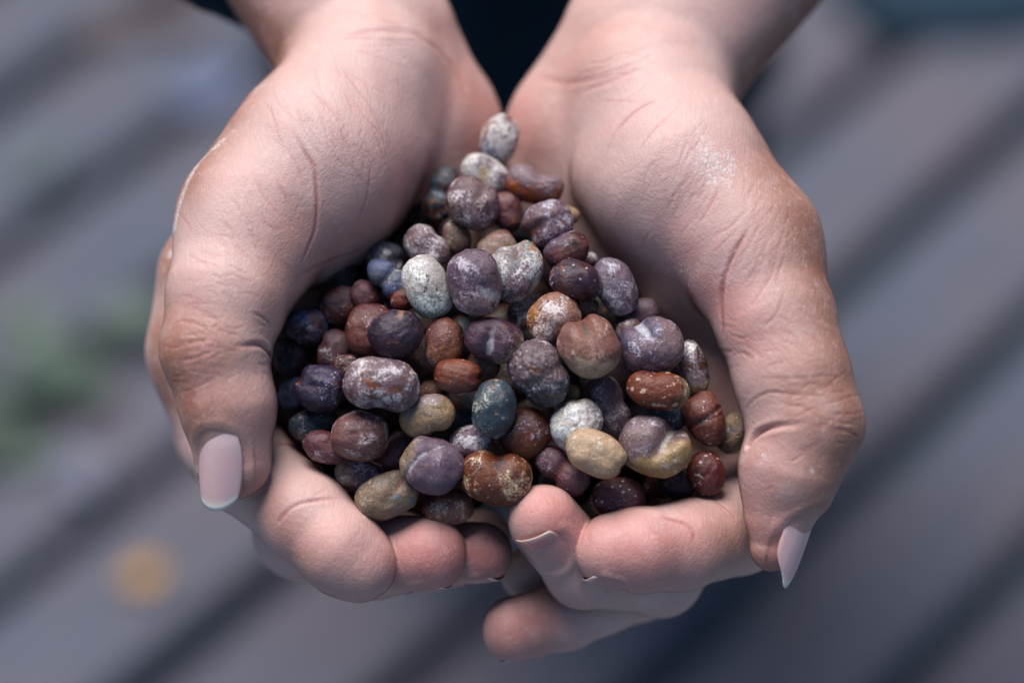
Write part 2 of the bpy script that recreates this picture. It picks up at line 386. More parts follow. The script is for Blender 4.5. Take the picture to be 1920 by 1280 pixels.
def finish_hand(v, q, hi):
    look = depth_lookup(v); n = vnormals(v, q)
    disp = np.zeros(len(v)); crease = np.zeros(len(v))
    col = np.tile(np.array(lin(PALE)), (len(v), 1))
    for (pts, r, c, wt) in PAINT[hi]:
        P = np.array([look(*p) for p in pts]); best = np.full(len(v), 1e3)
        for i in range(len(P) - 1): best = np.minimum(best, seg_dist(v, P[i], P[i + 1])[0])
        g = wt * np.exp(-(best / (r * px)) ** 2)
        col = col * (1 - g[:, None]) + np.array(lin(c)) * g[:, None]
    # browner dorsal skin, with the shade of edges and undersides painted in
    dorsal_shade = np.clip((0.42 - n[:, 2]) * 1.9, 0, 1); dorsal_shade = dorsal_shade * dorsal_shade * (3 - 2 * dorsal_shade)
    col = col * (1 - dorsal_shade[:, None]) + np.array(lin(90, 55, 43)) * dorsal_shade[:, None]
    for (pts, dep, wd, *open_) in CREASES[hi]:
        dep *= .5; wd *= .6
        poly = []
        for a, b in zip(pts[:-1], pts[1:]):
            m = max(2, int(math.hypot(b[0] - a[0], b[1] - a[1]) / 14))
            for i in range(m): poly.append((a[0] + (b[0] - a[0]) * i / m, a[1] + (b[1] - a[1]) * i / m))
        poly.append(pts[-1]); P = np.array([look(*p) for p in poly])
        for _ in range(2): P[1:-1] = (P[:-2] + 2 * P[1:-1] + P[2:]) / 4
        near = np.where(((v > P.min(0) - 4) & (v < P.max(0) + 4)).all(1))[0]
        if not len(near): continue
        best = np.full(len(near), 1e3); tt = np.zeros(len(near))
        for i in range(len(P) - 1):
            d, t = seg_dist(v[near], P[i], P[i + 1]); m = d < best
            best[m] = d[m]; tt[m] = (i + t[m]) / (len(P) - 1)
        taper = np.clip(np.minimum(tt, 1 - tt) * 5 + 0.15, 0, 1) if not open_ else np.clip((1 - tt) * 1.8, 0, 1)
        g = np.exp(-(best / wd) ** 2) * taper
        disp[near] -= dep * g - dep * 0.15 * np.exp(-((best - 2.2 * wd) / wd) ** 2) * taper
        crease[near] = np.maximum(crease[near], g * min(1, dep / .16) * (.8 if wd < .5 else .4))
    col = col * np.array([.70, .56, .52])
    col = col * (1 - 0.75 * crease[:, None] * np.array([.42, .8, .75]))  # creases reddened, and their shade darkened into the tint
    chalk = np.zeros(len(v))
    for (pts, r, wt) in CHALK[hi]:
        P = np.array([look(*p) for p in pts]); best = np.full(len(v), 1e3)
        for i in range(len(P) - 1): best = np.minimum(best, seg_dist(v, P[i], P[i + 1])[0])
        chalk = np.maximum(chalk, wt * np.exp(-(best / (r * px)) ** 4))
    nails = []
    for nl in NAILS:
        if nl['hand'] != hi: continue
        N = np.array(nl['n'], float); N /= np.linalg.norm(N)
        T = np.array(nl['tip'], float); T -= N * (T @ N); T /= np.linalg.norm(T); W = np.cross(N, T)
        L, Wd = nl['L'] * px, nl['W'] * px
        if 'c' in nl: c = look(*nl['c']) + N * nl.get('lift', 0)
        else: c = cf(*nl['tc'][:3]) + N * rad(nl['tc'][3], nl['tc'][2]) * (1.0 if 'root' in nl else .965) + T * L * nl.get('along', -.05)
        rel = v - c; u = rel @ W / (Wd / 2); t = rel @ T / (L / 2); z = rel @ N
        # superellipse outline of the plate; the flesh sinks beneath it and swells around it
        e = (np.abs(u) ** 2.4 + np.abs(t) ** 2.4) ** (1 / 2.4); on = (np.abs(z) < 4) & (n @ N > 0.15)
        disp += np.where(on, -0.28 * np.clip((1.0 - e) / 0.12, 0, 1) + (0.13 + .15 * np.clip(np.abs(u) - np.abs(t), 0, 1)) * np.exp(-((e - 1.14) / 0.11) ** 2) * np.clip((.7 - t) * 4, 0, 1), 0)
        nails.append((c, N, T, W, L, Wd, nl.get('slant', 0), nl.get('point', .16), nl.get('root', 3.0), nl.get('taper', .34 if nl['W'] > 98 and 'root' in nl else .16), 'root' in nl))
    v = v + n * disp[:, None]
    return v, col, chalk, nails, look

def nail_mesh(c, N, T, W, L, Wd, slant, point, root, taper, thumb):
    nu, nv_ = 17, 21; rc = Wd * 0.62
    top = []; col = []
    for j in range(nv_):
        t = -1 + 2 * j / (nv_ - 1)
        half = (1 - abs(t) ** root) ** (1 / root) if t < 0 else (1 - taper * t ** 2.6)
        for i in range(nu):
            u = -1 + 2 * i / (nu - 1)
            tt = t - (point * u * u + slant * u) * max(t, 0)
            a = u * half * (1 - .06 * max(t, 0)) * Wd / 2 / rc
            p = c + T * (tt * L / 2) + W * (rc * math.sin(a)) + N * (0.04 - rc * (1 - math.cos(a)) - 0.6 * max(0, -t - .6) - 0.35 * t * t)
            top.append(p)
            edge = max(0.0, min(1.0, (t - .76) / 0.12))
            lun = math.exp(-((t + 1.0) / 0.45) ** 2)
            base = np.array(lin(212, 168, 168) if thumb else lin(184, 130, 127)); fe = np.array(lin(224, 216, 202) if thumb else lin(208, 188, 178)); lu = np.array(lin(222, 190, 190) if thumb else lin(176, 120, 118))  # finger nails tinted darker, their shade put into the colour
            cc = base * (1 - lun) + lu * lun; col.append(cc * (1 - edge) + fe * edge)
    top = np.array(top); bot = top - N * 0.16
    v = np.concatenate([top, bot]); n0 = nu * nv_; q = []
    for j in range(nv_ - 1):
        for i in range(nu - 1):
            a = j * nu + i; q += [(a, a + 1, a + nu + 1, a + nu), (n0 + a, n0 + a + nu, n0 + a + nu + 1, n0 + a + 1)]
    ring = [i for i in range(nu)] + [j * nu + nu - 1 for j in range(1, nv_)] + [(nv_ - 1) * nu + i for i in range(nu - 2, -1, -1)] + [j * nu for j in range(nv_ - 2, 0, -1)]
    for a, b in zip(ring, ring[1:] + ring[:1]): q.append((a, n0 + a, n0 + b, b))
    return v, np.array(q), np.array(col + col)

# ------------------------------------------------------------------ materials
def skin_material():
    m = Nodes('skin'); co = m.coord()
    tint = m.attr('tint')
    n1 = m.noise(co, 130, 6, .62); n2 = m.noise(co, 700, 4, .6)
    c = m.mix(m.step(n1, .48, .66, 0, .34), tint, (.56, .30, .28), 'MIX')
    c = m.mix(m.step(n1, .50, .30, 0, .18), c, (.62, .49, .48))
    c = m.mix(m.step(n2, .55, .75, 0, .25), c, (.70, .52, .46))
    chalk = m.attr('chalk', 'Fac'); fl = m.noise(co, 1500, 5, .7, 1.2)
    cm = m.step(m.math('ADD', fl, m.math('MULTIPLY', chalk, .30)), .66, .74); c = m.mix(m.math('MULTIPLY', cm, .55), c, (.68, .65, .64))
    m.l(c, m.b.inputs['Base Color'])
    cells = m.voro(co, 1250, 'DISTANCE_TO_EDGE'); fine = m.noise(co, 2600, 3, .6); mid = m.noise(co, 420, 4, .55)
    mp = m.n('ShaderNodeMapping'); m.l(co, mp.inputs['Vector']); mp.inputs['Rotation'].default_value = (.5, .4, .6); mp.inputs['Scale'].default_value = (1, .22, 1)
    strand = m.noise(mp.outputs[0], 1500, 4, .65)
    b = m.bump(m.step(cells, 0, .22), .11, .00022); b = m.bump(fine, .11, .0004, b); b = m.bump(strand, .26, .0006, b); b = m.bump(mid, .10, .0010, b)
    m.l(b, m.b.inputs['Normal'])
    m.l(m.step(n2, .3, .7, .48, .64), m.b.inputs['Roughness'])
    m.b.inputs['Specular IOR Level'].default_value = .42
    m.b.inputs['Subsurface Weight'].default_value = .09
    m.b.inputs['Subsurface Radius'].default_value = (1.0, .32, .18); m.b.inputs['Subsurface Scale'].default_value = .0035
    return m.mat

def nail_material():
    m = Nodes('nail'); co = m.coord()
    m.l(m.attr('tint'), m.b.inputs['Base Color'])
    n = m.noise(co, 900, 4); m.l(m.bump(n, .07, .0005), m.b.inputs['Normal'])
    m.b.inputs['Roughness'].default_value = .22; m.b.inputs['Coat Weight'].default_value = .7; m.b.inputs['Coat Roughness'].default_value = .2; m.b.inputs['Subsurface Weight'].default_value = .12
    m.b.inputs['Subsurface Scale'].default_value = .002
    return m.mat

def cloth_material(name, c):
    m = Nodes(name); co = m.coord()
    n = m.noise(co, 40, 5); f = m.noise(co, 1800, 2)
    m.l(m.mix(m.step(n, .3, .7), tuple(x * .75 for x in c), tuple(x * 1.2 for x in c)), m.b.inputs['Base Color'])
    m.l(m.bump(f, .5, .001, m.bump(n, .5, .006)), m.b.inputs['Normal']); m.b.inputs['Roughness'].default_value = .9
    m.b.inputs['Specular IOR Level'].default_value = .15
    return m.mat

# ------------------------------------------------------------------ the person
SKIN = skin_material(); NAIL = nail_material(); DARK = cloth_material('dark_cloth', (.006, .020, .034))
BASE = np.array([0.0, 0.47, 0.0])
allv, allq, allc, alln, allk, LOOKS = [], [], [], [], [], []; off = 0
for hi, hd in enumerate(HANDS):
    v, q = build_hand(hd, hi)
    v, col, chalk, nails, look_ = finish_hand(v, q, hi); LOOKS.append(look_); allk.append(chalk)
    allv.append(to_world(v)); allq.append(q + off); allc.append(col); alln += nails; off += len(v)
    

# arms and chest behind the frame, coarser, in world mm
def body_field(segs, vox, k):
    P = np.array([s[:3] for seg in segs for s in seg], float); rr = np.array([s[3] for seg in segs for s in seg])[:, None]
    F = Field((P - rr).min(0) - 12, (P + rr).max(0) + 12, vox); f = F.new()
    for a, b in segs: F.cone(f, np.array(a[:3], float), np.array(b[:3], float), a[3], b[3], k)
    return surface_nets(f, F.lo, F.v)
wl = to_world(cf(472, -250, -552)) * 1000; wr = to_world(cf(1490, -250, -554)) * 1000
EL, ER = (-150, 250, 664, 33), (160, 250, 664, 33)
SL, SR = (-140, 420, 880, 42), (150, 420, 880, 42)
arms = [((*wl, 18.6), EL), (EL, SL), ((*wr, 19.6), ER), (ER, SR), (SL, SR), ((0, 430, 880, 70), (0, 450, 700, 80)), ((0, 430, 880, 50), (0, 415, 1010, 42))]
v, q = body_field(arms, 4.0, 14)
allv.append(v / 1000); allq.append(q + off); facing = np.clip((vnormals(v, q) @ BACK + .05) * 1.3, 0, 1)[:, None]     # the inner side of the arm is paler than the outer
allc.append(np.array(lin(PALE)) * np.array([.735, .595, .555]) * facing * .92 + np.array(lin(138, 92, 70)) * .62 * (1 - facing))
V = np.concatenate(allv); Q = np.concatenate(allq)
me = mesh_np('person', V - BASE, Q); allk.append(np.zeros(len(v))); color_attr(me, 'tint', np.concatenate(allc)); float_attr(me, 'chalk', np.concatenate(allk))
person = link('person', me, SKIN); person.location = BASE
tag(person, 'person in dark clothes holding out two cupped hands heaped with dried seeds', 'person')
for i, nl in enumerate(alln):
    v, q, col = nail_mesh(*nl); me = mesh_np('fingernail', to_world(v) - BASE, q); color_attr(me, 'tint', col)
    o = link('fingernail', me, NAIL, person); o.matrix_parent_inverse = Matrix()
def garment(name, segs, vox, k, label, bump=4):
    v, q = body_field(segs, vox, k); n = vnormals(v, q)
    v = v + n * (waves(v, 5, 60, 8) * bump)[:, None]
    me = mesh_np(name, v / 1000 - BASE, q); o = link(name, me, DARK, person); o.matrix_parent_inverse = Matrix(); o['label'] = label
    return o
pl_ = wl + .055 * (np.array(EL[:3]) - wl); pr_ = wr + .055 * (np.array(ER[:3]) - wr)
hang = [((*(to_world(cf(588, 92, -650)) * 1000), 9.0), (*(to_world(cf(432, -200, -690)) * 1000), 18.0))]
sl_l = [((*pl_, 24), (*EL[:3], 42)), ((*EL[:3], 42), (-140, 420, 880, 56)), hang[0], (hang[0][1], (*pl_, 20))]
sl_r = [((*pr_, 25), (*ER[:3], 42)), ((*ER[:3], 42), (150, 420, 880, 56))]
garment('shirt', sl_l + sl_r + [((-100, 430, 890, 60), (110, 430, 890, 60)), ((-60, 450, 850, 85), (-55, 470, 520, 88)), ((70, 450, 850, 85), (65, 470, 520, 88)), ((-5, 455, 850, 100), (-5, 470, 520, 90))], 6, 20, 'dark long sleeved shirt')
garment('trousers', [((-48, 470, 560, 80), (-46, 475, 300, 64)), ((-46, 475, 300, 64), (-44, 478, 30, 50)), ((58, 470, 560, 80), (56, 475, 300, 64)), ((56, 475, 300, 64), (54, 478, 30, 50))], 6, 16, 'dark trousers')
for sx in (-46, 56):
    o = garment('shoe', [((sx, 470, 32, 32), (sx, 400, 26, 30)), ((sx, 400, 26, 30), (sx, 360, 20, 22))], 4, 14, 'dark shoe', 1)

# ------------------------------------------------------------------ deck and ground
def deck_material():
    m = Nodes('weathered_board'); co = m.coord(); oi = m.n('ShaderNodeObjectInfo')
    mp = m.n('ShaderNodeMapping'); m.l(co, mp.inputs['Vector']); mp.inputs['Scale'].default_value = (.06, 1, 1)
    g = m.noise(mp.outputs[0], 160, 6, .65, .6); big = m.noise(co, 9, 4)
    c = m.mix(m.step(g, .3, .7), lin(58, 66, 82), lin(84, 83, 95)); c = m.mix(m.step(big, .4, .7, 0, .5), c, lin(92, 76, 78))
    c = m.mix(m.step(oi.outputs['Random'], 0, 1, 0, .35), c, lin(52, 62, 79))
    m.l(c, m.b.inputs['Base Color']); m.l(m.bump(g, .5, .003), m.b.inputs['Normal']); m.b.inputs['Roughness'].default_value = .75
    return m.mat
gm = Nodes('dark_soil'); gc = gm.coord(); gn = gm.noise(gc, 12, 6)
gm.l(gm.mix(gm.step(gn, .3, .7), (.07, .112, .145), (.10, .145, .18)), gm.b.inputs['Base Color']); gm.b.inputs['Roughness'].default_value = .95
me = mesh_np('ground', np.array([[-150, -150, -.024], [150, -150, -.024], [150, 150, -.024], [-150, 150, -.024]], float), np.array([[0, 1, 2, 3]]))
structure(link('ground', me, gm.mat))
deck = bpy.data.objects.new('deck', None); C.objects.link(deck); structure(deck, 'weathered grey wooden deck of diagonal boards with dark gaps')
DECK = deck_material(); PLW, PGAP, ANG = .068, .015, 46.5
def plank_mesh(seed):
    rn = random.Random(seed); hw = PLW / 2; b = .004; L = 1.9; pr = [(-hw, -.014), (-hw, -b), (-hw + b, 0), (hw - b, 0), (hw, -b), (hw, -.014)]
    xs = np.linspace(-L, L, 14); v = []; q = []
    for i, x in enumerate(xs):
        dy, dz = rn.uniform(-.0012, .0012), rn.uniform(-.001, .001)
        for (y, z) in pr: v.append((x, y + dy, z + dz))
    k = len(pr)
    for i in range(len(xs) - 1):
        for j in range(k): a = i * k + j; b2 = i * k + (j + 1) % k; q.append((a, a + k, b2 + k, b2))
    return mesh_np('plank', np.array(v), np.array(q), False)
plank_meshes = [plank_mesh(i) for i in range(4)]
for pm in plank_meshes: pm.materials.append(DECK)
dirv = np.array([math.cos(R(ANG)), math.sin(R(ANG))]); perp = np.array([-dirv[1], dirv[0]])
for i in range(-16, 17):
    o = bpy.data.objects.new('plank', plank_meshes[i % 4]); C.objects.link(o); o.parent = deck
    c = np.array([0, .6]) + perp * (i * (PLW + PGAP) + .02)
    o.location = (c[0], c[1], 0); o.rotation_euler = (0, 0, R(ANG + random.Random(i).uniform(-.25, .25)))

def floor_point(x, y, z=0.0):
    d = (x - 960) * S / D0 * RIGHT + (640 - y) * S / D0 * UP - BACK
    t = (z - CAM[2]) / d[2]; return CAM + d * t

def plain_material(name, c, rough=.6):
    m = Nodes(name); co = m.coord(); n = m.noise(co, 150, 5)
    m.l(m.mix(m.step(n, .3, .7), tuple(q * .7 for q in c), tuple(min(1, q * 1.2) for q in c)), m.b.inputs['Base Color']); m.b.inputs['Roughness'].default_value = rough
    return m.mat
def leaf_mesh(L, W, seed):
    rn = random.Random(seed); v, q = [], []; nu, nw = 11, 5
    for i in range(nu):
        t = i / (nu - 1); half = W / 2 * math.sin(math.pi * min(1, t * .96 + .02)) ** .7 * (1 - .25 * t)
        for j in range(nw):
            u = -1 + 2 * j / (nw - 1); v.append((t * L - L / 2, u * half, .10 * L * (t - .5) ** 2 + .18 * half * u * u + rn.uniform(0, .0004)))
    for i in range(nu - 1):
        for j in range(nw - 1): a = i * nw + j; q.append((a, a + 1, a + nw + 1, a + nw))
    v = np.array(v); n0 = len(v); v2 = v - [0, 0, .0005]; q = np.array(q)
    return mesh_np('leaf', np.concatenate([v, v2]), np.concatenate([q, q[:, ::-1] + n0]))
def lay_leaf(name, x, y, L, W, rot, mat, label, cat, z=.004):
    p = floor_point(x, y); o = bpy.data.objects.new(name, leaf_mesh(L, W, int(x))); C.objects.link(o); o.data.materials.append(mat)
    o.location = (p[0], p[1], z); o.rotation_euler = (0, 0, R(rot)); tag(o, label, cat); return o
lay_leaf('fallen_leaf', 272, 1085, .020, .018, 30, plain_material('yellow_leaf', (.36, .17, .018)), 'bright yellow leaf lying on the deck at lower left', 'leaf')
red = plain_material('dull_red_leaf', (.045, .016, .020))
lay_leaf('fallen_leaf', 215, 55, .040, .028, 15, red, 'dull red leaf on the deck in the upper left corner', 'leaf')
lay_leaf('fallen_leaf', 335, 45, .036, .026, 160, red, 'dull red leaf on the deck between the corner leaf and the left arm', 'leaf')
lay_leaf('fallen_leaf', 75, 310, .038, .028, 80, plain_material('dark_leaf', (.03, .05, .06)), 'dark wet leaf on the deck at the left edge', 'leaf')
lay_leaf('petal', 395, 175, .042, .030, 40, plain_material('blue_petal', (.06, .085, .18)), 'blue petal on the deck beside the left wrist', 'petal')
lay_leaf('petal', 150, 895, .032, .026, 120, plain_material('lilac_petal', (.075, .08, .125)), 'lilac petal on the deck below the green sprig', 'petal')
sprig = bpy.data.objects.new('sprig', None); C.objects.link(sprig); p_ = floor_point(60, 740); sprig.location = (p_[0], p_[1], .002)
tag(sprig, 'small green leafy sprig on the deck at the left edge', 'sprig')
gmat = plain_material('green_leaf', (.026, .055, .034)); rn_ = random.Random(2)
lm = leaf_mesh(.044, .03, 5); lm.materials.append(gmat)
for i in range(7):
    o = bpy.data.objects.new('leaf', lm); C.objects.link(o); o.parent = sprig; a = i * 2.1
    o.location = (math.cos(a) * .022 + (i - 3) * .009, math.sin(a) * .022 + (i - 3) * .012, .004 + i * .0015); o.rotation_euler = (rn_.uniform(-.3, .3), rn_.uniform(-.3, .1), a)
vv, qq = body_field([((-20, -26, 3, 1.3), (22, 26, 6, 1.0))], .8, 2)
st_ = bpy.data.objects.new('stem', mesh_np('stem', vv / 1000, qq)); C.objects.link(st_); st_.parent = sprig; st_.data.materials.append(gmat)
# low dark blue mound added for the dark area at the top right
cl = [((0, 0, 6, 14), (90, 30, 8, 16)), ((20, 60, 6, 16), (120, 70, 10, 20)), ((60, 20, 10, 22), (100, 110, 8, 18)), ((110, 10, 6, 18), (190, 60, 6, 20))]
vv, qq = body_field(cl, 3, 16); vv = vv + vnormals(vv, qq) * (waves(vv, 8, 40, 8) * 3)[:, None]; vv[:, 2] = np.maximum(vv[:, 2], 1)
p_ = floor_point(1700, 20); o = bpy.data.objects.new('mound', mesh_np('mound', vv / 1000 * np.array([2.6, 2.2, 1.0]), qq)); C.objects.link(o); o.location = (p_[0], p_[1], 0)
o.data.materials.append(cloth_material('navy_mound', (.02, .04, .062))); tag(o, 'low dark blue cloth on the deck beyond the right arm', 'mound')

# ------------------------------------------------------------------ seeds
def ico(sub):
    import bmesh
    bm = bmesh.new(); bmesh.ops.create_icosphere(bm, subdivisions=sub, radius=1)
    v = np.array([x.co[:] for x in bm.verts]); f = np.array([[a.index for a in t.verts] for t in bm.faces]); bm.free()
    return v, f
ICO = {5: ico(6), 4: ico(5), 3: ico(4)}

def plum(c):
    l = .3 * c[0] + .55 * c[1] + .15 * c[2]
    k = 1.0 if l > .42 else .80 + .20 * (l / .42)
    return tuple(max(.004, (l + (q - l) * 1.3) * k * .84) for q in c)
def seed_material(p, idx):
    p = dict(p); p['base'] = plum(p['base']); p['second'] = plum(p['second'])
    if not p.get('patch_amt'): p['patch'] = (RUST, (.07, .02, .022), (.30, .11, .04))[idx % 3]; p['patch_amt'] = .16
    """p: base, second, patch, dust, speck colours and their amounts"""
    m = Nodes('seed_coat'); co = m.coord()
    loc = m.n('ShaderNodeVectorMath', operation='ADD'); m.l(co, loc.inputs[0]); loc.inputs[1].default_value = (idx * .37, idx * .11, idx * .23); P = loc.outputs[0]
    n1 = m.noise(P, 190, 7, .62, .6); n2 = m.noise(P, 380, 9, .7, .5); n3 = m.noise(P, 1300, 6, .7); n4 = m.noise(P, 300, 9, .66, 1.0); fine = m.noise(P, 2300, 4, .7); n5 = m.noise(P, 620, 8, .7, 1.5)
    c = m.mix(m.step(n1, .42, .58), p['base'], p.get('second', p['base']))
    c = m.mix(m.step(n5, .40, .33, 0, .55), c, p.get('vein', (.16, .045, .04)))
    if 'grad' in p:
        ax, gc, amt = p['grad']
        dt = m.n('ShaderNodeVectorMath', operation='DOT_PRODUCT'); m.l(co, dt.inputs[0]); dt.inputs[1].default_value = ax
        val = m.math('ADD', dt.outputs['Value'], m.math('MULTIPLY', m.math('SUBTRACT', n2, .5), .012))
        c = m.mix(m.step(val, amt - .0016, amt + .0016), c, gc)
    # frost: a pale bloom broken up into grains, heavier in the hollows of the coat
    du = p.get('dust_amt', .4) * 1.08
    n6 = m.noise(P, 150, 3, .55, .8)
    grain = m.math('ADD', m.math('MULTIPLY_ADD', n6, .62, .19), m.math('ADD', m.math('MULTIPLY', m.math('SUBTRACT', n2, .5), .62), m.math('MULTIPLY', m.math('SUBTRACT', fine, .5), .42)))
    dust = p.get('dust', (.5, .45, .5)); dust = tuple(min(.84, q * 1.3) for q in dust)
    c = m.mix(m.step(grain, .68 - du * .32, .80 - du * .28, 0, p.get('dust_op', .92)), c, dust)
    c = m.mix(m.step(m.math('ADD', n5, m.math('MULTIPLY', m.math('SUBTRACT', fine, .5), .4)), .60, .70, 0, .75), c, tuple(q * .32 for q in p['base']))
    if p.get('patch_amt', 0) > 0:
        a = p['patch_amt']; edge = .70 - a * .42
        c = m.mix(m.step(n4, edge - .030, edge - .012, 0, .8), c, tuple(q * .5 for q in p['patch'])); c = m.mix(m.step(m.math('ADD', n4, m.math('MULTIPLY', m.math('SUBTRACT', fine, .5), .18)), edge, edge + .02), c, p['patch'])
    c = m.mix(m.step(n3, .60, .70, 0, .6), c, p.get('grit', (.05, .03, .05)))
    c = m.mix(m.step(n3, .34, .29, 0, .7), c, (.66, .58, .58))
    if p.get('hil') is not None:
        c = m.mix(m.step(m.math('ADD', m.attr('hilum', 'Fac'), m.math('MULTIPLY', m.math('SUBTRACT', n2, .5), 1.6)), .42, .95, 0, .8), c, p['hil'])
    p.setdefault('spk', .12)
    if p.get('spk', 0) > 0:
        v = m.voro(P, p.get('spk_s', 900)); thr = m.math('MULTIPLY', m.step(m.noise(P, 500, 2), .45, .62), p['spk'])
        c = m.mix(m.step(m.math('SUBTRACT', v, thr), .06, -.04, 0, .9), c, p.get('spk_c', (.62, .55, .5)))
    c = m.mix(1.0, c, m.step(fine, .32, .68, .56, .95), 'MULTIPLY')
    m.l(c, m.b.inputs['Base Color'])
    b = m.bump(n3, .40, .0005); b = m.bump(n2, .35, .0012, b); b = m.bump(fine, .35, .0003, b)
    m.l(b, m.b.inputs['Normal'])
    m.b.inputs['Specular IOR Level'].default_value = .5
    m.l(m.step(n3, .3, .7, p.get('rough', .36) - .10, p.get('rough', .36) + .12), m.b.inputs['Roughness'])
    return m.mat

def seed_mesh(L, Sh, T, kind, p, idx, sub=4):
    """local x = long way, y = across, z = towards the lens; metres"""
    n, f = ICO[sub]; n = n.copy(); a, b, c = L / 2, Sh / 2, T / 2
    x, y, z = n.T
    k = np.ones(len(n)); hil = np.zeros(len(n))
    e = 2.3; r = (np.abs(x) ** e + np.abs(y) ** e + np.abs(z) ** e) ** (-1 / e)   # a little fuller than an ellipsoid
    q = np.stack([x * r * a, y * r * b, z * r * c], 1)
    rn = np.random.RandomState(100 + idx)
    if kind == 'bilobe':
        pinch = p.get('pinch', .34); xc = p.get('waist', .0); ww = p.get('ww', .22)
        g = np.exp(-((x - xc) / ww) ** 2); q[:, 1] *= 1 - pinch * g; q[:, 2] *= 1 - pinch * .9 * g
        sc = 1 + p.get('lobe', .15) * x; q[:, 1] *= sc; q[:, 2] *= sc; hil = np.maximum(hil, g * .62 * (z > -.2))
    if kind in ('kidney', 'oval', 'bilobe') and 'notch' in p:
        d = np.array(p['notch'], float); d /= np.linalg.norm(d); depth, wd = p.get('nd', .3), p.get('nw', .42)
        t = np.array([-d[1], d[0], 0]) if math.hypot(d[0], d[1]) > .25 else np.array([1., 0, 0]); t /= np.linalg.norm(t)
        ut = n @ t; un = np.clip(n @ d, 0, 1)
        g = np.exp(-(ut / (wd * (.55 + .5 * un))) ** 2) * un ** 1.3
        q -= d * (depth * 1.35 * min(a, b, c) * g)[:, None]
        q += t * (np.sign(ut) * np.abs(ut) * depth * .16 * min(a, b, c) * un)[:, None]      # the lips swell beside the cleft
        q *= (1 + p.get('curl', .10) * ut)[:, None]
        hil = np.maximum(hil, np.exp(-(ut / (wd * p.get('hw', .75) * .8)) ** 2) * np.clip(un * 1.5 - .55, 0, 1))
    if 'notch' not in p and kind == 'oval' and min(L, Sh) > .0055:      # a small dimple or fold, every seed its own
        d = rn.normal(size=3); d[2] = abs(d[2]) * .5; d /= np.linalg.norm(d); t = np.cross(d, (0, 0, 1)); t /= np.linalg.norm(t); ut = n @ t; un = np.clip(n @ d, 0, 1)
        g = np.exp(-(ut / .22) ** 2) * un ** 1.5; q -= d * ((.05 + .13 * rn.rand()) * min(a, b, c) * g)[:, None]; hil = np.maximum(hil, .5 * np.exp(-(ut / .12) ** 2) * np.clip(un * 1.5 - .6, 0, 1))
        x2 = n @ (rn.normal(size=3) * .5); q *= (1 + .05 * x2)[:, None]
    if 'groove' in p:       # a straight furrow: normal of its plane, offset, depth
        gn, go, gd = p['groove']; gn = np.array(gn, float); gn /= np.linalg.norm(gn)
        g = np.exp(-((n @ gn - go) / .09) ** 2) * np.clip(z + .3, 0, 1); q *= (1 - gd * g)[:, None]; hil = np.maximum(hil, g * .8)
    lump = p.get('lump', .034)
    q *= (1 + waves(n, 300 + idx, 1.3, 8) * lump * .9 + waves(n, 500 + idx, .5, 10) * lump * .35 + waves(n, 700 + idx, .2, 12) * lump * .12)[:, None]
    if p.get('pebble'):
        pts = rn.normal(size=(330, 3)); pts /= np.linalg.norm(pts, axis=1)[:, None]
        dm = np.arccos(np.clip(n @ pts.T, -1, 1)).min(1); q *= (1 + .045 * np.exp(-(dm / .065) ** 2))[:, None]
    if p.get('wrinkle'):
        q *= (1 - .05 * np.abs(np.sin(waves(n, 900 + idx, .7, 8) * 4)) ** 3)[:, None]
    me = mesh_np('seed', q, f); float_attr(me, 'hilum', hil)
    return me

MAUVE = (.15, .066, .080); LILAC = (.205, .135, .165); REDB = (.20, .04, .028); RUST = (.31, .09, .028); CREAM = (.62, .46, .33)
WHITE = (.66, .60, .58); DARKP = (.035, .018, .035); DARKR = (.07, .02, .022); SLATE = (.06, .085, .11); TANC = (.42, .28, .19)
PINKB = (.25, .105, .088); TEAL = (.22, .33, .35); OLIVE = (.24, .17, .12); INK = (.02, .016, .022); BLUE = (.12, .14, .24)

def sp(base, second=None, **k):
    d = dict(base=base, second=second or base); d.update(k); return d

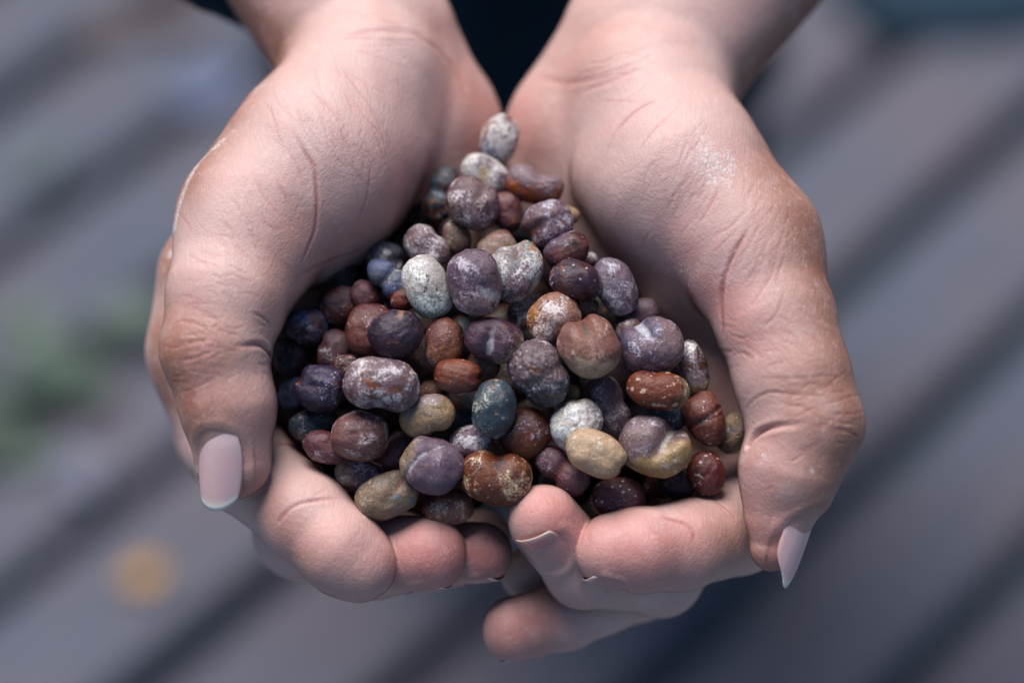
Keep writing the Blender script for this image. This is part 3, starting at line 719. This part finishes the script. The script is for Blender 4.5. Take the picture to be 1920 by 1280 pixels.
# x, y, long, short, angle (degrees anticlockwise from image right), layer, kind, look, label
SEEDS = [
 (937, 262, 92, 72, 75, -10, 'oval', sp(WHITE, MAUVE, patch=RUST, patch_amt=.25, dust=WHITE, dust_amt=.7, grad=((-1, .6, 0), BLUE, .0022)), 'cream and purple seed at the very top of the heap between the wrists'),
 (907, 326, 98, 64, -33, -10, 'kidney', sp(LILAC, WHITE, notch=(-.1, -.3, 1), nd=.2, nw=.5, hil=(.5, .33, .14), dust=WHITE, dust_amt=.6), 'pale grey seed with an open yellow hollow just below the topmost seed'),
 (828, 364, 108, 62, 72, -45, 'bilobe', sp(SLATE, INK, pinch=.3, hil=(.45, .52, .58), patch=RUST, patch_amt=.3, dust=WHITE, dust_amt=.35, lobe=-.1), 'blue grey two lobed seed with rust streaks next to the left palm'),
 (890, 384, 106, 92, -35, 20, 'kidney', sp((.26, .17, .165), LILAC, patch=(.09, .025, .03), patch_amt=.34, dust=(.58, .49, .50), dust_amt=.62, notch=(.2, .5, 1), nd=.1, hil=DARKR), 'big pinkish white seed with dark maroon flaked patch high in the heap'),
 (1008, 348, 108, 72, -14, -5, 'kidney', sp(RUST, MAUVE, notch=(.35, 1, .3), nd=.3, nw=.4, grad=((0, 1, .3), (.22, .14, .16), .0003), dust_amt=.25, spk=.2), 'rust orange kidney shaped seed with mauve top touching the right palm'),
 (952, 398, 78, 56, 100, -40, 'oval', sp(PINKB, MAUVE, dust=LILAC, dust_amt=.45), 'small red mauve seed wedged right of the maroon flaked seed'),
 (1024, 416, 96, 82, 20, 10, 'kidney', sp(LILAC, MAUVE, notch=(-.8, -.75, .5), nd=.2, nw=.35, hil=(.36, .12, .04), dust=(.46, .42, .50), dust_amt=.55, spk=.15), 'grey lilac curled seed with a rust band on its left side'),
 (1066, 402, 44, 30, -20, -5, 'oval', sp(TANC, OLIVE, dust_amt=.2), 'tiny tan horn shaped seed behind the grey lilac curled seed'),
 (857, 446, 66, 52, 110, -40, 'oval', sp(OLIVE, MAUVE, dust=WHITE, dust_amt=.45, patch=SLATE, patch_amt=.2), 'small olive brown seed under the maroon flaked seed'),
 (800, 463, 90, 70, -45, -20, 'oval', sp((.26, .16, .17), LILAC, dust=(.6, .54, .55), dust_amt=.7), 'pale pink oval seed beside the left palm above the white and green seed'),
 (722, 490, 78, 70, 70, -25, 'oval', sp(SLATE, (.16, .16, .20), dust=WHITE, dust_amt=.45, patch=(.55, .48, .40), patch_amt=.14), 'slate grey round lobed seed with cream patch by the left palm'),
 (728, 522, 90, 60, -40, -40, 'bilobe', sp((.10, .11, .15), BLUE, pinch=.25, hil=WHITE, dust=(.5, .47, .5), dust_amt=.35), 'dark grey pinched seed directly under the slate grey round lobed seed'),
 (932, 466, 74, 62, 30, -30, 'oval', sp(PINKB, (.38, .27, .22), dust_amt=.4), 'pinkish tan seed behind the white and teal heart shaped seed'),
 (970, 506, 116, 100, 50, 25, 'kidney', sp((.46, .43, .42), LILAC, notch=(-.2, .75, .55), nd=.26, nw=.33, hil=(.10, .05, .04), dust=(.58, .55, .53), dust_amt=.6, grad=((1, .25, 0), (.34, .10, .02), .0042), patch=TEAL, patch_amt=.22), 'white and teal heart shaped seed with orange rust at its right'),
 (1063, 472, 86, 66, 28, -5, 'oval', sp((.16, .05, .045), DARKR, grad=((-.3, 1, 0), (.11, .08, .13), .0018), dust_amt=.3, spk=.16), 'dark red brown seed with purple rim beside the right palm'),
 (1081, 528, 98, 76, -12, 15, 'oval', sp(DARKR, (.055, .025, .05), dust=(.42, .36, .40), dust_amt=.36, dust_op=.65, spk=.22), 'dark maroon seed powdered with white dust left of the grey lilac oval'),
 (1154, 538, 112, 74, -66, 0, 'oval', sp(LILAC, (.24, .20, .25), dust=(.46, .43, .49), dust_amt=.55, patch=(.10, .05, .06), patch_amt=.06), 'grey lilac oval seed leaning against the right palm'),
 (1102, 572, 40, 32, 0, -35, 'oval', sp(OLIVE, INK, dust_amt=.3, patch=TANC, patch_amt=.4), 'tiny dark seed with tan tip below the maroon white dusted seed'),
 (799, 538, 122, 84, -70, 20, 'oval', sp((.56, .51, .48), WHITE, grad=((1, -.35, 0), (.25, .29, .24), .0016), dust=(.68, .63, .60), dust_amt=.6, patch=(.12, .06, .05), patch_amt=.08, groove=((.25, .2, 1), .2, .02), hil=(.5, .45, .42)), 'cream white oval seed turning grey green at its lower end'),
 (889, 534, 126, 102, 105, 35, 'kidney', sp((.12, .07, .11), LILAC, notch=(.75, -.3, .55), nd=.16, nw=.4, hil=(.5, .45, .48), dust=(.46, .40, .46), dust_amt=.5, grad=((-1, -.2, 0), (.26, .15, .16), .001)), 'large purple lilac seed with a pale notch in the centre of the heap'),
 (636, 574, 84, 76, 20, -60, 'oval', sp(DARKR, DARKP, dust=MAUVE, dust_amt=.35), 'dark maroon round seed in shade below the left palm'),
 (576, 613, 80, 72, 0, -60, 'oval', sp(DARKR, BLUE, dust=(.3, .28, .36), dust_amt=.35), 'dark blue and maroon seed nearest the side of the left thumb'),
 (690, 625, 102, 90, 80, -10, 'oval', sp((.20, .075, .065), (.15, .05, .05), dust=(.38, .25, .24), dust_amt=.35, spk=.12, notch=(.7, -.7, .5), nd=.07, nw=.3, hil=TANC), 'plain red brown round seed left of the blackish purple seed'),
 (747, 626, 100, 94, 30, 10, 'oval', sp(DARKP, (.06, .03, .06), dust=(.30, .24, .31), dust_amt=.30, dust_op=.6, notch=(.1, 1, .35), nd=.08, nw=.3, hil=(.35, .18, .12), spk=.08), 'blackish purple round seed touching the red brown one'),
 (757, 562, 48, 42, 0, -50, 'oval', sp(DARKR, REDB, dust_amt=.2), 'small dull red seed left of the grey green end'),
 (727, 574, 42, 36, 0, -60, 'oval', sp(DARKR, MAUVE, dust_amt=.2), 'small dull mauve seed above the blackish purple seed'),
 (834, 643, 94, 72, 78, 0, 'oval', sp((.20, .075, .07), (.30, .13, .08), dust=(.42, .30, .32), dust_amt=.42, spk=.14), 'red brown seed with orange middle and pink rim, lower left of the large purple seed'),
 (922, 636, 112, 82, -15, 5, 'kidney', sp((.085, .035, .055), (.13, .07, .10), notch=(-.05, -.25, 1), nd=.22, nw=.32, hil=(.50, .46, .48), dust=(.36, .28, .33), dust_amt=.3, spk=.1, grad=((1, -.5, 0), (.40, .29, .18), .0046)), 'dark purple seed with a white streak and a spotted tan end'),
 (1034, 601, 102, 94, 40, 15, 'kidney', sp((.36, .19, .14), (.42, .28, .26), notch=(.3, -.9, .4), nd=.12, grad=((-.8, .6, 0), (.34, .13, .025), .0018), dust=(.60, .50, .50), dust_amt=.5, patch=(.16, .035, .02), patch_amt=.2, hil=LILAC), 'rust orange seed with pinkish white dust, in the middle of the heap'),
 (984, 580, 76, 58, 60, -45, 'oval', sp((.46, .43, .40), LILAC, dust=WHITE, dust_amt=.6), 'pale cream grey seed half hidden behind the rust orange dusted seed'),
 (1111, 648, 122, 110, -60, 25, 'kidney', sp((.26, .125, .11), (.31, .155, .12), notch=(-.35, .85, .6), nd=.24, nw=.28, hil=(.05, .03, .03), dust=(.44, .30, .29), dust_amt=.4, patch=(.13, .04, .06), patch_amt=.2, grad=((.9, -.5, 0), (.44, .31, .21), .0024)), 'pinkish brown curled seed with black crack and cream lower lobe'),
 (1228, 644, 118, 106, 5, 20, 'kidney', sp((.11, .09, .15), LILAC, notch=(-.6, .75, .5), nd=.2, nw=.35, hil=(.58, .55, .62), dust=(.44, .42, .52), dust_amt=.5, grad=((1, .1, 0), (.24, .15, .155), .0014)), 'big blue lilac round seed with white notch near the right palm'),
 (1194, 592, 88, 56, 22, -35, 'oval', sp((.20, .13, .15), LILAC, dust=(.5, .45, .48), dust_amt=.5, patch=(.06, .03, .05), patch_amt=.22), 'mauve grey seed tucked behind the big blue lilac seed'),
 (1300, 692, 106, 54, -78, -20, 'oval', sp((.46, .41, .40), LILAC, dust=(.64, .60, .60), dust_amt=.6, patch=(.10, .035, .02), patch_amt=.28, grad=((1, 0, 0), (.34, .20, .09), .0028)), 'white and tan seed with dark chips behind the red speckled oval'),
 (1233, 731, 116, 72, -8, 25, 'oval', sp((.19, .05, .03), (.24, .075, .045), dust_amt=.08, spk=.46, spk_s=640, spk_c=(.62, .42, .32), grit=(.1, .02, .02), grad=((1, .1, 0), (.30, .27, .17), .0047), rough=.38), 'glossy red brown oval seed with white speckles and a greenish end'),
 (1012, 702, 128, 98, -55, 15, 'bilobe', sp((.21, .15, .16), (.17, .12, .14), pinch=.10, waist=.15, ww=.2, lobe=-.12, dust=(.45, .38, .40), dust_amt=.4, grad=((1, -.35, 0), (.045, .045, .06), .0018), pebble=True, hil=None), 'pebbly lilac grey seed with a smooth dark underside in the middle'),
 (1064, 740, 46, 34, 20, -10, 'oval', sp((.2, .1, .04), OLIVE, notch=(.2, .1, 1), nd=.3, nw=.5, hil=INK, dust_amt=.2), 'small hooked tan seed with black hole, right of the pebbly seed'),
 (1144, 762, 128, 68, -66, 5, 'bilobe', sp(LILAC, (.24, .18, .19), pinch=.2, waist=.05, lobe=-.1, dust=(.5, .47, .50), dust_amt=.5, patch=(.08, .04, .04), patch_amt=.1, hil=(.34, .12, .04)), 'grey lilac peanut shaped seed with a rust spot on its waist'),
 (1079, 794, 104, 88, 40, 5, 'oval', sp((.66, .60, .55), WHITE, dust=(.74, .70, .66), dust_amt=.6, wrinkle=True, grit=(.3, .22, .18), grad=((.8, .8, -.4), (.5, .36, .26), .0042)), 'white wrinkled seed touching the plain cream tan seed'),
 (1118, 849, 114, 82, -28, 30, 'oval', sp((.62, .45, .32), (.58, .40, .28), dust=(.70, .55, .42), dust_amt=.3, grit=(.4, .25, .12), patch=(.14, .06, .03), patch_amt=.05, rough=.36, grad=((1, -.3, 0), (.40, .26, .12), .0049)), 'smooth cream tan oval seed with dark spots at its right end'),
 (1234, 841, 136, 110, -18, 35, 'kidney', sp((.24, .17, .20), (.30, .21, .20), notch=(.42, .62, .62), nd=.38, nw=.27, hil=(.62, .58, .50), hw=.6, grad=((.75, -.8, .1), (.38, .235, .10), .0004), dust=(.48, .42, .46), dust_amt=.4, patch=(.05, .03, .03), patch_amt=.07), 'big tan and lilac kidney seed with deep whitish cleft'),
 (1322, 787, 102, 76, 112, 5, 'bilobe', sp((.19, .06, .05), (.24, .09, .07), pinch=.06, ww=.1, dust=(.36, .20, .18), dust_amt=.35, spk=.25, groove=((1, .15, 0), .12, .10), hil=(.04, .02, .03)), 'two lobed red brown seed with a furrow beside the right palm'),
 (1374, 812, 78, 62, 60, -20, 'oval', sp((.36, .25, .17), (.22, .17, .26), dust=(.5, .40, .32), dust_amt=.5, wrinkle=True), 'tan and violet rough seed tucked against the right thumb'),
 (1325, 886, 84, 68, 100, 0, 'oval', sp((.19, .05, .035), (.15, .04, .04), dust=(.34, .18, .15), dust_amt=.25, spk=.34, spk_c=(.6, .45, .38)), 'red brown white flecked seed at the bottom right of the heap'),
 (1268, 905, 70, 62, 0, -35, 'oval', sp(DARKR, DARKP, dust_amt=.2), 'dim maroon seed in the gap below the big tan and lilac kidney seed'),
 (1160, 934, 100, 74, -3, 0, 'oval', sp((.14, .05, .065), (.18, .08, .09), dust=(.40, .28, .28), dust_amt=.32, spk=.3), 'mauve red white flecked seed just behind the right index fingertip'),
 (1052, 880, 120, 66, -38, 0, 'bilobe', sp((.17, .08, .11), MAUVE, pinch=.3, dust=(.36, .27, .32), dust_amt=.35, hil=(.32, .10, .03), spk=.1), 'mauve two lobed seed with an orange rust waist behind the right fingertip'),
 (937, 894, 132, 106, -8, 25, 'kidney', sp((.20, .06, .028), (.14, .04, .025), notch=(0, 1, .35), nd=.26, nw=.3, hil=(.05, .02, .02), dust=(.58, .44, .28), dust_amt=.5, patch=(.08, .10, .13), patch_amt=.24), 'large rust brown seed mottled cream and blue black above the middle fingertip'),
 (926, 767, 110, 78, 82, 20, 'oval', sp((.05, .075, .095), (.075, .10, .12), dust=(.46, .44, .36), dust_amt=.42, dust_op=.8, grit=(.02, .03, .04)), 'slate blue oval seed mottled with cream'),
 (985, 812, 98, 90, 45, -5, 'oval', sp((.10, .03, .035), (.15, .05, .03), dust=(.36, .32, .42), dust_amt=.38, patch=(.24, .08, .02), patch_amt=.16), 'dark maroon seed with lilac sheen right of the slate blue seed'),
 (708, 722, 144, 102, -8, 30, 'kidney', sp((.22, .14, .16), LILAC, notch=(.0, -1, .35), nd=.18, nw=.3, hil=(.55, .52, .54), dust=(.58, .51, .52), dust_amt=.55, patch=(.22, .06, .02), patch_amt=.27), 'largest white and mauve kidney seed with rust spots at left'),
 (602, 728, 94, 86, 10, -25, 'oval', sp((.03, .02, .05), (.05, .035, .075), dust=(.28, .24, .36), dust_amt=.25, spk=.18, spk_s=1100, spk_c=(.4, .35, .45), lump=.06), 'rough dark indigo seed left of the largest white and mauve one'),
 (680, 814, 106, 94, -10, 15, 'oval', sp((.17, .075, .072), (.22, .11, .10), dust=(.46, .36, .36), dust_amt=.48, notch=(-.5, .9, .1), nd=.08, hil=MAUVE), 'round mauve brown seed under the largest white and mauve seed'),
 (801, 778, 106, 76, 18, 20, 'oval', sp((.42, .29, .19), (.46, .33, .22), grad=((0, 1, .25), (.26, .19, .21), .0023), dust=(.5, .40, .30), dust_amt=.25, grit=(.25, .16, .1), rough=.38), 'tan oval seed with a lilac and rust stripe on top'),
 (859, 706, 90, 64, -5, 15, 'oval', sp((.19, .055, .035), (.24, .08, .05), grad=((0, -1, 0), (.14, .06, .07), .0018), dust=(.4, .22, .15), dust_amt=.2, spk=.22, spk_c=(.55, .36, .24), rough=.38), 'small orange red speckled oval seed'),
 (907, 684, 64, 56, 0, -25, 'oval', sp((.32, .21, .17), PINKB, dust=(.46, .36, .32), dust_amt=.5), 'pinkish tan seed behind the orange red speckled oval'),
 (806, 733, 50, 40, 20, -40, 'oval', sp((.26, .13, .10), PINKB, dust_amt=.3), 'small pinkish brown seed above the tan oval with striped top'),
 (612, 837, 84, 60, -18, -20, 'oval', sp((.17, .065, .075), MAUVE, dust=(.32, .20, .23), dust_amt=.3), 'mauve red oval seed by the left index finger'),
 (675, 888, 96, 66, -8, 5, 'oval', sp((.26, .16, .19), LILAC, grad=((-1, .1, 0), (.56, .43, .27), .0024), dust=(.5, .42, .46), dust_amt=.4, patch=(.20, .06, .03), patch_amt=.18), 'lilac seed with a cream left end and rust flecks on the left index finger'),
 (731, 930, 120, 84, 22, 20, 'oval', sp((.34, .24, .17), (.27, .21, .17), notch=(.3, .6, .75), nd=.14, nw=.24, hil=(.14, .035, .02), patch=(.15, .18, .23), patch_amt=.28, dust=(.5, .40, .28), dust_amt=.35), 'olive tan seed with blue grey patches resting behind the left fingertips'),
 (812, 871, 118, 104, -25, 35, 'oval', sp((.18, .12, .16), (.22, .15, .19), groove=((.7, -.3, .5), .1, .07), hil=(.50, .50, .56), dust=(.36, .28, .33), dust_amt=.38, spk=.12, grad=((-1, -.1, 0), (.40, .28, .16), .0048)), 'mauve purple round seed with a bluish white furrow'),
 (748, 846, 80, 56, 62, -30, 'oval', sp((.13, .065, .085), MAUVE, dust_amt=.35), 'dim mauve seed behind the purple furrowed seed'),
 (882, 828, 86, 62, 15, -25, 'oval', sp((.2, .12, .16), LILAC, dust=(.6, .56, .58), dust_amt=.6), 'white powdered mauve seed below the slate blue oval'),
 (837, 950, 98, 64, 4, -5, 'bilobe', sp((.24, .13, .10), PINKB, pinch=.10, waist=-.3, ww=.2, grad=((-1, .1, 0), (.10, .02, .018), .0030), dust=(.42, .28, .22), dust_amt=.4, hil=(.5, .38, .24)), 'brown seed with a dark red left end behind the middle fingertip'),
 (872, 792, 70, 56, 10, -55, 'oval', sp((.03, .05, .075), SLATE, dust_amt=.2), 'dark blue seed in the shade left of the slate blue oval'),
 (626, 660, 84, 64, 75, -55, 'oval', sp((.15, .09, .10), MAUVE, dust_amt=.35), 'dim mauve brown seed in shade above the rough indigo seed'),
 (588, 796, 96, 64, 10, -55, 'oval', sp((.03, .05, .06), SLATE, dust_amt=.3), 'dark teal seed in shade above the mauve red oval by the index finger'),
 (1247, 782, 84, 66, 10, -40, 'oval', sp((.05, .065, .075), SLATE, dust_amt=.35), 'dark slate seed under the glossy red speckled oval'),
 (1104, 487, 32, 28, 0, -40, 'oval', sp(LILAC, WHITE, dust_amt=.4), 'tiny grey seed in the gap right of the dark red brown seed'),
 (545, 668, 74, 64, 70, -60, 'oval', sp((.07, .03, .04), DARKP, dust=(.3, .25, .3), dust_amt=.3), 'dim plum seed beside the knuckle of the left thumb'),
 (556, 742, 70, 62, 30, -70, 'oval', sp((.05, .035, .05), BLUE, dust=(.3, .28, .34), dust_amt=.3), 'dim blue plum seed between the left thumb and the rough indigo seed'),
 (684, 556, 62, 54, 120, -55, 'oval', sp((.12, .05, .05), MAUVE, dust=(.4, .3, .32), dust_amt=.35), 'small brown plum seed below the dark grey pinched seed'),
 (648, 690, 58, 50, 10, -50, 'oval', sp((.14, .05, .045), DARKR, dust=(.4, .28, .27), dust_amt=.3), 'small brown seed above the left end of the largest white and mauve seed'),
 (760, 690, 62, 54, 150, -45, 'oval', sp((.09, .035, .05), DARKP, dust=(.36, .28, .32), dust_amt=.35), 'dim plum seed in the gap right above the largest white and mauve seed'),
 (1180, 620, 50, 44, 30, -40, 'oval', sp((.2, .12, .13), LILAC, dust=(.5, .42, .44), dust_amt=.5), 'small dusty mauve seed between the curled cracked seed and the big blue lilac one'),
 (1236, 912, 60, 50, 0, -55, 'oval', sp(DARKR, REDB, dust_amt=.2), 'dark red seed deep in the gap right of the mauve red flecked seed'),
]

def heap_h(x, y):
    h = np.interp(y, [220, 330, 450, 600, 720, 850, 960], [-235, -165, -80, -5, 15, 15, 0])
    return h - 70 * ((x - 960) / 400.0) ** 2
items = [list(s) for s in SEEDS]; rr_ = random.Random(4)
NV = len(items)
# the layer below, seen only in the gaps
deep = []
half_at = lambda y: float(np.interp(y, [300, 450, 600, 750, 930], [60, 230, 420, 430, 330]))
for _ in range(4000):
    if len(deep) >= 140: break
    y = rr_.uniform(330, 930); half = half_at(y); x = 960 + rr_.uniform(-half, half * .80)
    if all((x - a) ** 2 + (y - b) ** 2 > 57 ** 2 for a, b in deep): deep.append((x, y))
for (x, y) in deep:
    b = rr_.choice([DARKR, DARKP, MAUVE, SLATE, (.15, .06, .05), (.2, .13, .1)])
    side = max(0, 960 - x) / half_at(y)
    items.append([x, y, rr_.uniform(84, 106), rr_.uniform(70, 86), rr_.uniform(0, 180), -185 + 85 * max(0, side - .55) / .45, 'oval', sp(tuple(q * .6 for q in b), tuple(q * .6 for q in DARKR), dust_amt=.12), None])  # coat colours darkened to paint in the shade of the gaps
low = []
for _ in range(4000):
    if len(low) >= 90: break
    y = rr_.uniform(360, 930); half = half_at(y) * .8; x = 960 + rr_.uniform(-half, half * .85)
    if all((x - a) ** 2 + (y - b) ** 2 > 64 ** 2 for a, b in low): low.append((x, y))
for (x, y) in low:
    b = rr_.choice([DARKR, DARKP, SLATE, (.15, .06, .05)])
    items.append([x, y, rr_.uniform(84, 106), rr_.uniform(70, 86), rr_.uniform(0, 180), -262, 'oval', sp(tuple(q * .4 for q in b), tuple(q * .6 for q in DARKR), dust_amt=.1), None])  # lowest layer darker still, gap shade put into the coats
X = np.array([i[0] for i in items], float); Y = np.array([i[1] for i in items], float); RM = np.array([(i[2] + i[3]) / 4 for i in items])
LAY = np.array([i[5] for i in items], float); H = heap_h(X, Y) + LAY
for it in range(60):                       # settle the seeds against one another, mostly in height
    mv = np.zeros_like(H)
    for i in range(len(items)):
        dx, dy, dz = X - X[i], Y - Y[i], H - H[i]
        need = 0.93 * (RM + RM[i]); d2 = need ** 2 - dx * dx - dy * dy
        bad = (d2 > 0) & (np.abs(dz) < np.sqrt(np.maximum(d2, 0))); bad[i] = False
        for j in np.where(bad)[0]:
            if j < i: continue
            gap = math.sqrt(d2[j]) - abs(dz[j]); s = 1 if (H[j] + LAY[j] * .01) >= (H[i] + LAY[i] * .01) else -1
            mv[j] += s * gap * .25; mv[i] -= s * gap * .25
    H += np.clip(mv, -12, 12); H[:NV] = np.clip(H[:NV], heap_h(X[:NV], Y[:NV]) - 150, heap_h(X[:NV], Y[:NV]) + 70); H[NV:] = np.clip(H[NV:], heap_h(X[NV:], Y[NV:]) + LAY[NV:] - 45, heap_h(X[NV:], Y[NV:]) + LAY[NV:] + 30)
def nick(lb):
    wds = lb.split(); k = next(i for i, q in enumerate(wds) if q.startswith('seed')); return ' '.join(wds[:k + 1])
def shows(i):
    t = 0
    for a in np.linspace(0, 2 * math.pi, 16, endpoint=False):
        for f in (.25, .6, .85):
            qx, qy = X[i] + RM[i] * f * math.cos(a), Y[i] + RM[i] * f * math.sin(a)
            if any(L_(qx, qy)[2] > H[i] * px and abs(to_px(L_(qx, qy)[None])[0][0] - qx) < 8 for L_ in LOOKS): continue
            ok = True
            for j in range(len(items)):
                if j == i or H[j] < H[i]: continue
                an = R(items[j][4]); dx, dy = qx - X[j], -(qy - Y[j])
                if ((dx * math.cos(an) + dy * math.sin(an)) / items[j][2]) ** 2 + ((dy * math.cos(an) - dx * math.sin(an)) / items[j][3]) ** 2 < .27: ok = False; break
            t += ok
    return t
used_labels = set(s[8] for s in SEEDS)
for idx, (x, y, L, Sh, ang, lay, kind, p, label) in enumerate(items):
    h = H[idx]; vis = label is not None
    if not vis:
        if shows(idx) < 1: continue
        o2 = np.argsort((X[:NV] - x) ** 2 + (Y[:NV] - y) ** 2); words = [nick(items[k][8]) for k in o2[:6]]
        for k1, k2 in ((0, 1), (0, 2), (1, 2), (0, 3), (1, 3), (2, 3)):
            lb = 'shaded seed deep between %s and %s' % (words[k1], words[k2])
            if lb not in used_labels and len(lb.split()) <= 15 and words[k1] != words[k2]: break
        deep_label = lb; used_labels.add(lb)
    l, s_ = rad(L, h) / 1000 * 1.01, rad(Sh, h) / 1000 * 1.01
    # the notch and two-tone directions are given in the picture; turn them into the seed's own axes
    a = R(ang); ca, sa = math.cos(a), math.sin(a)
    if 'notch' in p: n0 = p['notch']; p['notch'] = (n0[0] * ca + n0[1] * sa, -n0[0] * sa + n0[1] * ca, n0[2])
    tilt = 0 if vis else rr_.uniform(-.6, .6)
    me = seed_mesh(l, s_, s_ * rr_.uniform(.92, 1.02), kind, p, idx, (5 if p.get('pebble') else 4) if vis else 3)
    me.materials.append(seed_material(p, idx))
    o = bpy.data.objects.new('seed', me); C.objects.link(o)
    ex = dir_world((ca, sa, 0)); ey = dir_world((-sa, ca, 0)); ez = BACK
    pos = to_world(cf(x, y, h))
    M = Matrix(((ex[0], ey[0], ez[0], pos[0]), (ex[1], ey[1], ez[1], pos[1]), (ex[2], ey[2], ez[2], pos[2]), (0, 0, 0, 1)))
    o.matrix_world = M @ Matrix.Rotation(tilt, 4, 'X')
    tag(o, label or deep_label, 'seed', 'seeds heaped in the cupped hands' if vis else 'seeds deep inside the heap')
